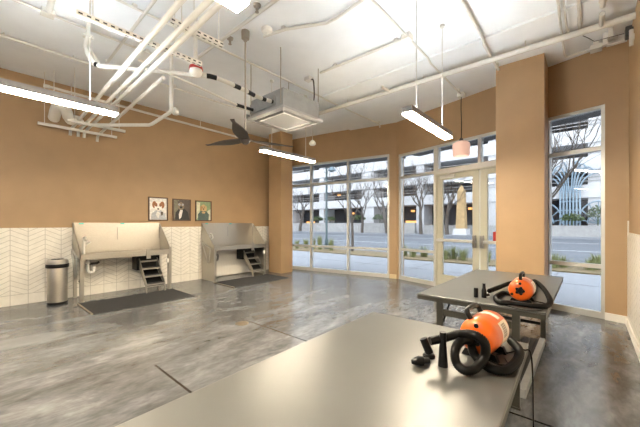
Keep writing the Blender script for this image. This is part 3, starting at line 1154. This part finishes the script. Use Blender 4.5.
o = pipe('sprinkler_pipe', 'capped white sprinkler pipe high along the left wall', 'pipe', [(-6.74, .81, 3.58), (-6.74, 5.9, 3.50)], .024)
MB().cyl((-6.74, .79, 3.58), (-6.74, .87, 3.58), .032, 12).build('cap', M['pipe'], o)
for y in (1.15, 2.1, 3.5, 4.7):
    rod(o, (-6.74, y, 3.54), ZC - .001, .006)

# bundle of parallel pipes on hung channels
zb_ = 2.95
for i, (y0, y1, xs) in enumerate(((1.03, 1.15, -1.7), (1.17, 1.26, -1.6), (1.24, 1.345, -1.5))):
    lab = ['first of three thick white pipes crossing to left wall, farthest left', 'middle of three thick white pipes crossing to the left wall', 'third of three thick white pipes crossing to left wall, farthest right'][i]
    pipe('service_pipe', lab, 'pipe', [(xs, y0 - .02, zb_), (-6.72, y1, zb_), (-6.80, y1, zb_ - .02), (-6.82, y1, zb_ - .10)], .023, group='parallel pipes crossing to the left wall', n=12)
pipe('service_pipe', 'separate white pipe rising from wall toward the red collar', 'pipe', [(-3.62, 1.44, 2.96), (-6.72, 1.54, 2.93), (-6.80, 1.54, 2.90), (-6.82, 1.54, 2.82)], .022, group='parallel pipes crossing to the left wall', n=12)


def strut(label, x, y0, y1, z, rods, slots=True):
    t = thing('strut_channel', label, 'support channel', (x, (y0 + y1) / 2, z), 0, 'hung channels carrying the pipes')
    L = (y1 - y0) / 2
    MB().box((-.02, -L, -.02), (.02, L, .02)).build('channel', M['slotted'] if slots else M['pipe'], t)
    for yy in rods:
        MB().cyl((0, yy, .02), (0, yy, ZC - z - .001), .005, 6).build('hanger_rod', M['pipe'], t)


strut('long slotted white channel hung across the pipe bundle', -3.10, .56, 1.62, zb_ + .052, (-.42, .25, .45))
strut('short slotted white channel hung nearest the fan mount', -2.62, 1.10, 1.58, zb_ + .052, (-.15, .2))
strut('plain white channel under the pipe ends at left wall', -6.55, .70, 1.78, zb_ - .05, (-.46, .46), False)
strut('plain white channel hung midway along the pipe bundle', -6.02, .98, 1.76, zb_ - .05, (-.30, .30), False)

o = pipe('gas_pipe', 'white angled pipe with round elbow rising beside the lamp end', 'pipe', [at_z(92, 125, 2.84), at_z(149, 125, 2.84), at_z(152, 124, 2.84), at_z(169, 113, 2.84), at_z(171, 111, 2.85), at_z(171.3, 109, 2.88), V((at_z(171.3, 109, 2.88).x, at_z(171.3, 109, 2.88).y, 3.735))], .026, n=12)
MB().lathe([(0, 0), (.05, 0), (.055, .02), (.05, .06), (0, .06)], 16, axis='y', o=(at_z(171.3, 109, 2.88).x + .01, at_z(171.3, 109, 2.88).y + .02, 2.86)).build('elbow_cap', M['pipe'], o)
q = at_z(171.3, 109, 2.88)
MB().box((q.x - .035, q.y - .035, 3.72), (q.x + .035, q.y + .035, ZC - .0005)).build('ceiling_mount', M['pipe'], o)
# insulated refrigerant line with black tape bands
pts = [at_z(88, 37, 3.50), at_z(86, 47, 3.35), at_z(90, 58, 3.18), at_z(97, 65, 3.10), at_z(112, 67, 3.06), at_z(140, 70, 3.045), at_z(168, 72, 3.045), at_z(190, 75, 3.045), at_z(213, 77, 3.04), at_z(240, 88, 3.03), at_z(258, 97, 3.03)]
pts = [V(p) for p in pts] + [V((-3.36, 2.82, 3.03))]
sp = spline(pts, 8)
o = MB().tube(sp, .026, 12).build('refrigerant_line', M['pipe'])
tag(o, 'cream insulated line with black tape bands running into the cassette', 'insulated pipe')
for i0, i1 in ((23, 25), (62, 65), (70, 72), (75, 78), (82, 84), (87, 90)):
    MB().tube(sp[i0:i1 + 1] if i1 < len(sp) else sp[i0:], .0285, 12).build('tape_band', M['black'], o)
MB().tube(spline([at_z(88, 40, 3.48), at_z(92, 52, 3.30), at_z(99, 63, 3.08)], 6), .012, 8).build('liner', M['pipe'], o)
MB().lathe([(0, 0), (.05, 0), (.05, .03), (0, .03)], 14, o=(pts[0].x, pts[0].y, 3.49)).build('flange', M['pipe'], o)
MB().cyl((pts[0].x, pts[0].y, 3.51), (pts[0].x, pts[0].y, ZC - .001), .02, 8).build('riser', M['pipe'], o)
p0, p1 = at_z(200, 88, 3.02), at_z(237, 105, 3.02)
o = pipe('refrigerant_line', 'thin white line with black sleeve entering cassette left side', 'insulated pipe', [p0 + (p0 - p1) * 1.2, p1, V((-3.80, 2.82, 3.02))], .012)
MB().tube([p1, p1.lerp(V((-3.80, 2.82, 3.02)), .95)], .024, 10).build('sleeve', M['black'], o)

t = thing('alarm_dome', 'white dome with a red collar on a vertical pipe', 'alarm', tuple(at_z(196, 73, 3.05)))
zt_ = ZC - 3.05 - .001
MB().cyl((0, 0, .06), (0, 0, zt_), .016, 10).build('pipe', M['pipe'], t)
MB().lathe([(.02, .075), (.072, .07), (.078, .05), (.078, .035), (0, .035)], 18).build('collar', M['red'], t)
MB().lathe([(.070, .035), (.072, .01), (.06, -.02), (.035, -.04), (0, -.045)], 18).build('dome', M['white'], t)

# looping white vent fitting behind the lamp
v = MB()
v.tube(spline([at_z(54, 118, 2.98), at_z(57, 108, 3.05), at_z(63, 106, 3.05), at_z(67, 113, 3.0), at_z(70, 121, 2.95), at_z(76, 119, 2.97), at_z(80, 122, 2.95)], 7), [.075] * 25 + [.06] * 18, 12)
o = v.build('vent_duct', M['white'])
tag(o, 'curled white flexible duct fitting beside the pipe ends', 'duct')
v0 = at_z(54, 118, 2.98)
MB().cyl((v0.x, v0.y, 3.0), (v0.x, v0.y, ZC - .001), .006, 6).build('hanger_rod', M['pipe'], o)


def dome(name, label, x, y, z, r, cat='smoke detector'):
    t = thing(name, label, cat, (x, y, z))
    MB().lathe([(0, -.001), (r, -.001), (r, -r * .35), (r * .85, -r * .6), (r * .3, -r * .75), (0, -r * .75)], 18).build('body', M['white'], t)
    MB().lathe([(0, -r * .75), (r * .25, -r * .75), (r * .2, -r * .95), (0, -r)], 12).build('sensor', M['white'], t)


dome('smoke_detector', 'white round ceiling detector beside the fan mount', -3.02, 2.44, ZC, .07)
tag(MB().box((-1.81, 3.64, 3.66), (-1.69, 3.76, ZC - .001), bev=.012).build('ceiling_sensor', M['white']), 'white square ceiling sensor at the conduit crossing', 'sensor')
for lab, px, py in (('small brass sprinkler head above the fan mount', 257, 12), ('small sprinkler head left of the fan mount', 230, 44), ):
    q = at_z(px, py, 3.66)
    t = thing('fire_sprinkler', lab, 'sprinkler', (q.x, q.y, ZC))
    MB().lathe([(0, -.001), (.045, -.001), (.04, -.02), (.018, -.03), (.016, -.06), (0, -.065)], 14).build('body', M['rod'], t)
    MB().lathe([(0, -.085), (.022, -.085), (.022, -.08), (0, -.078)], 12).build('deflector', M['rod'], t)
    MB().tube([(.012, 0, -.06), (.018, 0, -.07), (.010, 0, -.08)], .004, 6).build('arm', M['rod'], t)
q = at_z(316, 83, 3.62)
t = thing('junction_box', 'white box with dark flexible lead above the cassette', 'junction box', (-3.42, 3.63, 3.66))
MB().box((-.06, -.05, -.03), (.06, .05, .03), bev=.006).build('box', M['pipe'], t)
MB().tube(spline([(.05, 0, -.02), (.10, .0, -.06), (.10, .02, -.30), (.06, .02, -.50)], 6), .011, 8).build('lead', M['dgrey'], t)

# pendant lamp with pink shade
t = thing('pendant_lamp', 'small pendant lamp with pink shade hanging before the doors', 'pendant lamp', (-1.74, 5.90, 2.52))
MB().tube(spline([(0, 0, .34), (.004, 0, .6), (-.004, .0, .9), (0, 0, 1.095)], 5), .008, 8).build('cord', M['black'], t)
MB().lathe([(0, .29), (.04, .29), (.038, .31), (.02, .35), (0, .35)], 16).build('socket', M['dgrey'], t)
MB().lathe([(.035, .295), (.10, .280), (.140, .25), (.150, .20), (.140, .04), (.130, .02), (.125, .02), (.132, .05), (.142, .20), (.133, .242), (.10, .270), (.035, .285)], 28).build('shade', M['shade'], t)
MB().lathe([(0, .05), (.05, .08), (.065, .13), (.05, .20), (.03, .27), (0, .28)], 16).build('bulb', M['bulb'], t)
t = thing('pendant_sensor', 'tiny white globe hanging on a thin rod before the window', 'sensor', (-4.6, 5.0, 3.05))
MB().cyl((0, 0, .10), (0, 0, ZC - 3.05 - .046), .006, 6).build('rod', M['pipe'], t)
MB().lathe([(0, 0), (.06, .0), (.075, .02), (.075, .05), (.05, .09), (.02, .11), (0, .11)], 16).build('globe', M['white'], t)
# small white wall device
q = at_y(447, 128, 6.2)
o = MB().box((1.28, -.02, 2.98), (1.37, -.001, 3.10), bev=.004).build('wall_device', M['white'], loc=B0, rotz=angB)
tag(o, 'small white box on the wall above the entrance doors', 'wall device')

# --------------------------------------------------------------- exterior
M['walk'] = road_mat('sidewalk_concrete', (.21, .225, .25), (.25, .265, .29), 3)
M['asphalt'] = road_mat('asphalt', (.10, .113, .132), (.13, .143, .163), 1.2)
M['bed'] = road_mat('mulch_and_ground_cover', (.09, .085, .035), (.23, .15, .075), 5)
M['stone'] = road_mat('grey_stone', (.28, .28, .28), (.38, .38, .375), 3)
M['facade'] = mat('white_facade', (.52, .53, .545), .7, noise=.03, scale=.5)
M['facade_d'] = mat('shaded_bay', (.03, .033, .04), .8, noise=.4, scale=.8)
M['bark'] = mat('grey_bark', (.085, .072, .062), .9, noise=.25, scale=14)
M['leaf'] = mat('shrub_leaf', (.055, .085, .03), .7, noise=.5, scale=9)
M['grass'] = mat('ornamental_grass', (.20, .22, .085), .7, noise=.4, scale=9)
M['obelisk'] = mat('tan_stone', (.42, .29, .14), .7, noise=.2, scale=3)
M['post'] = mat('teal_post', (.05, .085, .095), .5)
M['bell'] = mat('blue_grey_bell', (.16, .23, .28), .5)
M['deco'] = mat('blue_grey_metal', (.20, .28, .35), .6)
M['orange_l'] = mat('orange_lit_window', (.8, .4, .15), .5, emit=(1, .45, .12), strength=1.2)

gy0, gy1 = 10.55, 12.35
struct(MB().prism([(x, y, -.15) for x, y in [(-60, 5.0), (XL - .25, 5.0), (XL - .25, 6.25), (-3.42, 6.88), (XR + .25, 5.84), (XR + .25, 5.0), (40, 5.0), (40, gy0), (-60, gy0)]], (0, 0, .145)).build('sidewalk', M['walk']))
jm = mat('dark_joint_grey', (.12, .12, .12), .9)  # flat dark grey of the sidewalk joints
struct(MB().box((-60, -60, -.15), (40, YB - .25, -.005)).build('sidewalk', M['walk']))  # unseen ground added behind the building; bounces sky light through the rear windows
struct(MB().box((-60, gy0, -.15), (40, gy1, .03)).build('planting_bed', M['bed']))
struct(MB().box((-60, gy1, -.15), (40, gy1 + .2, .02)).build('kerb', M['walk']))
struct(MB().box((-80, gy1 + .2, -.25), (60, 36, -.08)).build('road', M['asphalt']))
struct(MB().box((-80, 36, -.2), (60, 60, .06)).build('sidewalk', M['walk']))
for y in (20.2, 28.4):
    k = -70
    s = MB()
    s.box((-70, y, -.08), (50, y + .14, -.072))
    struct(s.build('road_line', M['facade']))
# sidewalk joints
for x in (-5.5, -3.9, -2.3, -.62, 1.0):
    struct(MB().box((x, 6.95, -.006), (x + .02, gy0 - .02, -.002)).build('sidewalk_joint', jm))
struct(MB().box((-20, 8.6, -.006), (10, 8.62, -.002)).build('sidewalk_joint', jm))

# parking structure across the street
t = thing('parking_garage', 'white multi storey parking garage across the street', 'building', (0, 41, 0))
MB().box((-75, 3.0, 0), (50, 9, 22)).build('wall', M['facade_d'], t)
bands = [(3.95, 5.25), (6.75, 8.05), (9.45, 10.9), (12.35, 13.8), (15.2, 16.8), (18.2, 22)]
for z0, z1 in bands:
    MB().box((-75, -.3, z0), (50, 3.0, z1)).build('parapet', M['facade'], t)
for z0 in (5.25, 8.05, 10.9, 13.8):
    r_ = MB()
    for dz in (.35, .7):
        r_.box((-75, -.2, z0 + dz), (50, -.14, z0 + dz + .07))
    r_.build('railing', M['stone'], t)
for x in range(-72, 50, 9):
    MB().box((x, -.1, 0), (x + (2.2 if x % 2 else 1.1), 2.9, 20)).build('pier', M['facade'], t)
for x in range(-70, 30, 7):
    MB().box((x, 2.9, .8), (x + 2.2, 2.98, 1.8)).build('shopfront_window', M['orange_l'] if x % 3 == 0 else M['canopy'], t)
for x, z in ((-38, 3.2), (-31, 3.0), (-27, 3.3), (-20, 3.1), (-16, 3.3), (-12, 3.2), (-24, 6.2), (-34, 6.3)):
    MB().box((x, 2.6, z), (x + .5, 2.9, z + .3)).build('garage_lamp', M['orange_l'], t)

o = MB().box((-16, 38.5, 0.05), (10, 39.0, 1.15), bev=.02).build('planter_wall', M['stone'])
tag(o, 'low grey stone planter wall across the street at right', 'wall')
o = MB().box((-60, 38.2, 0.05), (-17, 38.7, 1.45), bev=.02).build('planter_wall', M['stone'])
tag(o, 'taller grey planter wall across the street at left', 'wall')

# fan shaped metal screen across the street
t = thing('deco_screen', 'blue grey fan shaped metal screen across the street', 'metal screen', tuple(at_y(571, 230, 40.2) * V((1, 1, 0)) if False else V((at_y(570, 226, 40.3).x, 40.3, 1.15))))
c = MB()
for k in range(7):
    x = -.78 + .26 * k
    c.box((x - .075, -.05, 0), (x + .075, .05, 3.9))
for z in (.6, 1.5, 2.4, 3.3):
    c.box((-.86, -.03, z), (.86, .03, z + .10))
c.build('center_bars', M['deco'], t)
for s in (-1, 1):
    f = MB()
    for k in range(5):
        x0, wd, hg = .12 + .16 * k, .42 + .22 * k, 3.0 - .34 * k
        f.tube([(s * (x0 + wd * (1 - math.cos(a))), 0, 3.5 + hg * math.sin(a)) for a in [2.3 * j / 10 for j in range(11)]], .07, 6)
    f.build('upper_fan', M['deco'], t)
    f = MB()
    for k in range(7):
        a = PI * (.06 + .147 * k)
        f.tube([(s * 2.15, 0, .2), (s * 2.15 + 1.55 * math.cos(a), 0, .2 + 2.2 * math.sin(a))], .05, 6)
    for R_ in (.8, 1.55):
        f.tube([(s * 2.15 + R_ * math.cos(PI * j / 12), 0, .2 + R_ * 1.42 * math.sin(PI * j / 12)) for j in range(13)], .07, 6)
    f.build('lower_fan', M['deco'], t)

# stone obelisk
q = at_y(461.5, 230, 37.5)
t = thing('obelisk', 'tall tan stone obelisk seen through the door glass', 'monument', (q.x, 37.5, .06))
MB().hexa([(-.75, -.75, 0), (.75, -.75, 0), (.75, .75, 0), (-.75, .75, 0)], [(-.7, -.7, .7), (.7, -.7, .7), (.7, .7, .7), (-.7, .7, .7)]).build('plinth', M['facade'], t)
b = MB()
b.hexa([(-.5, -.5, .7), (.5, -.5, .7), (.5, .5, .7), (-.5, .5, .7)], [(-.36, -.36, 5.0), (.36, -.36, 5.0), (.36, .36, 5.0), (-.36, .36, 5.0)])
b.hexa([(-.36, -.36, 5.0), (.36, -.36, 5.0), (.36, .36, 5.0), (-.36, .36, 5.0)], [(-.06, -.06, 5.7), (.06, -.06, 5.7), (.06, .06, 5.7), (-.06, .06, 5.7)])
b.build('shaft', M['obelisk'], t)


# bare trees
def tree(label, x, y, h, r, seed, lean=(0, 0), levels=4, group='bare street trees', red=False):
    t = thing('bare_tree', label, 'tree', (x, y, .0), 0, group)
    rd = random.Random(seed)
    tr = MB()
    pts = [V((0, 0, 0))]
    d = V((lean[0], lean[1], 1)).normalized()
    n = 6
    hh = h * .45
    for k in range(n):
        d = (d + V((rd.uniform(-.10, .10), rd.uniform(-.10, .10), .02))).normalized()
        pts.append(pts[-1] + d * hh / n)
    rs = [r * (1 - .45 * k / n) for k in range(n + 1)]
    tr.tube(pts, rs, 8)
    tr.build('trunk', M['bark'], t)
    br = MB()

    def grow(p, d, L, r0, lv):
        q = [p]
        dd = d
        m = 4
        for k in range(m):
            dd = (dd + V((rd.uniform(-.22, .22), rd.uniform(-.22, .22), rd.uniform(-.05, .16)))).normalized()
            q.append(q[-1] + dd * L / m)
        br.tube(q, [r0 * (1 - .5 * k / m) for k in range(m + 1)], 5, cap=False)
        if lv <= 0:
            return
        for k in range(rd.choice((2, 3, 3))):
            i = rd.choice((2, 3, 4))
            ax = V((rd.uniform(-1, 1), rd.uniform(-1, 1), rd.uniform(-.2, .9)))
            grow(q[i], (dd + ax * .9).normalized(), L * rd.uniform(.6, .85), r0 * .55, lv - 1)
    for k in range(5):
        i = rd.choice((3, 4, 5, 6))
        a = 2 * PI * k / 5 + rd.uniform(-.4, .4)
        grow(pts[i], (d + V((math.cos(a), math.sin(a), rd.uniform(.1, .6))) * .8).normalized(), h * .27, rs[i] * .55, levels - 1)
    br.build('branches', M['bark'], t)
    return t


for lab, px, y, h, r, sd, ln in (
        ('slender bare street tree in the planting bed outside the left window', 352.5, 11.7, 6.0, .07, 3, (.05, 0)),
        ('bare tree with low forked trunk far across the street, leftmost', 300, 36.8, 9.0, .28, 5, (.0, 0)),
        ('leaning bare tree across the street behind the right pane of the left window', 387, 36.6, 10.0, .28, 8, (-.06, -.05)),
        ('bare tree across the street just left of the entrance post', 362, 36.4, 8.5, .22, 13, (.05, 0)),
        ('bare tree across the street seen through the door sidelight', 421, 36.8, 9.0, .26, 21, (0, 0)),
        ('bare tree across the street left of the tan obelisk', 447, 36.8, 8.5, .26, 34, (-.1, 0))):
    q = at_y(px, 230, y)
    tree(lab, q.x, y, h, r, sd, ln)
q = at_y(534, 240, 12.0)
tree('bare tree outside the right window with low spreading branches', q.x, 11.6, 5.6, .10, 4, (.18, 0))

# street lamp
q = at_y(326.5, 240, 12.1)
t = thing('street_lamp', 'dark teal street lamp post with hanging bell outside left window', 'street lamp', (q.x, 12.1, 0))
MB().tube([(0, 0, 0), (0, 0, .5), (0, 0, .55), (0, 0, 4.8)], [.11, .10, .06, .05], 12).build('post', M['post'], t)
MB().tube(spline([(0, 0, 4.7), (.15, 0, 4.85), (.34, 0, 4.75), (.36, 0, 4.45)], 5), .025, 8).build('arm', M['post'], t)
MB().lathe([(0, 4.45), (.05, 4.45), (.07, 4.36), (.10, 4.20), (.20, 4.05), (.20, 4.0), (.12, 3.98), (.08, 3.94), (0, 3.92)], 18, o=(.36, 0, 0)).build('bell_shade', M['bell'], t)


# planting: grass tufts and shrubs
def tuft(label, x, y, h, w, m, seed, group, cat='ornamental grass'):
    rd = random.Random(seed)
    b = MB()
    for k in range(70):
        a = rd.uniform(0, 2 * PI)
        r0 = rd.uniform(0, w * .35)
        l = h * rd.uniform(.55, 1.0)
        o_ = w * rd.uniform(.15, .42)
        p = V((r0 * math.cos(a), r0 * math.sin(a), 0))
        dr = V((math.cos(a), math.sin(a), 0))
        q = p + dr * o_ * .35 + V((0, 0, l * .65))
        e = p + dr * o_ + V((0, 0, l))
        sd = V((-math.sin(a), math.cos(a), 0)) * .010
        v = [b.vert(p - sd), b.vert(p + sd), b.vert(q + sd), b.vert(q - sd), b.vert(e)]
        b.face([v[0], v[1], v[2], v[3]])
        b.face([v[3], v[2], v[4]])
    o = b.build('grass_tuft' if cat != 'shrub' else 'shrub', m, loc=(x, y, .02))
    tag(o, label, cat, group)
    return o


def shrub(label, x, y, z, w, h, seed, group):
    rd = random.Random(seed)
    b = MB()
    for k in range(240):
        th, ph = rd.uniform(0, 2 * PI), math.acos(rd.uniform(.25, 1))
        rr = rd.uniform(.6, 1.0)
        c = V((w * rr * math.sin(ph) * math.cos(th), w * rr * math.sin(ph) * math.sin(th), h * .3 + h * .7 * rr * math.cos(ph)))
        s_ = min(w, h) * rd.uniform(.10, .2)
        u = V((rd.uniform(-1, 1), rd.uniform(-1, 1), rd.uniform(-1, 1))).normalized()
        v = u.orthogonal().normalized()
        vs = [b.vert(c + u * s_), b.vert(c + v * s_ * .5), b.vert(c - u * s_), b.vert(c - v * s_ * .5)]
        b.face(vs)
    b.tube([(0, 0, 0), (0, 0, h * .5)], w * .06, 6)
    o = b.build('shrub', M['leaf'], loc=(x, y, z + .005))
    tag(o, label, 'shrub', group)


gl = 'grass tufts in the planting bed outside'
for i, (px, y, h, w) in enumerate(((297, 11.2, .55, .35), (313, 11.3, .75, .35), (320, 11.5, .85, .35), (331, 11.4, .7, .35), (306, 11.8, .6, .4), (404, 11.5, .5, .4), (413, 11.3, .45, .4), (424, 11.6, .5, .45),
                                   (445, 11.3, .5, .4), (453, 11.6, .55, .4), (463, 11.4, .5, .45), (487, 11.5, .5, .4), (553, 11.2, .5, .4), (563, 11.5, .4, .4), (590, 11.3, .4, .4), (598, 11.6, .5, .4))):
    q = at_y(px, 240, y)
    where = 'left window' if px < 390 else 'door sidelight' if px < 430 else 'glass doors' if px < 500 else 'right window'
    tuft('green grass tuft in the planting bed outside the ' + where, q.x, y, h, w, M['grass'], i + 50, gl + ', ' + where)
for i, (px, y, z, w, h, wh) in enumerate(((330, 38.45, 1.45, 1.0, 1.1, 'left window'), (318, 38.45, 1.45, 1.1, 1.1, 'left window'), (358, 38.45, 1.45, 1.2, 1.2, 'left window'), (380, 38.45, 1.45, 1.2, 1.2, 'left window'),
                                          (572, 38.75, 1.15, 1.0, 1.2, 'right window'), (598, 38.75, 1.15, .9, 1.9, 'right window'))):
    q = at_y(px, 220, y)
    lab = 'dark green shrub on the planter wall across from the left window' if wh[0] == 'l' else ('low green shrub on the planter wall before the metal screen' if i == 4 else 'taller green shrub on the planter wall at the right window edge')
    shrub(lab, q.x, y, z, w, h, i + 80, 'shrubs on the far planter wall, ' + wh)

# ----------------------------------------------------------- light, world
w = bpy.data.worlds.new('world')
SC.world = w
w.use_nodes = True
nt = w.node_tree
bg = nt.nodes['Background']
k = NB(nt)
tc = k.n('ShaderNodeTexCoord').outputs['Generated']
sp_ = k.n('ShaderNodeSeparateXYZ')
nt.links.new(tc, sp_.inputs[0])
col = k.ramp(sp_.outputs['Z'], [(0.0, (.97, .985, 1.0)), (0.5, (.90, .95, 1.0)), (1.0, (.80, .89, 1.0))])
nt.links.new(col, bg.inputs['Color'])
bg.inputs['Strength'].default_value = 3.1
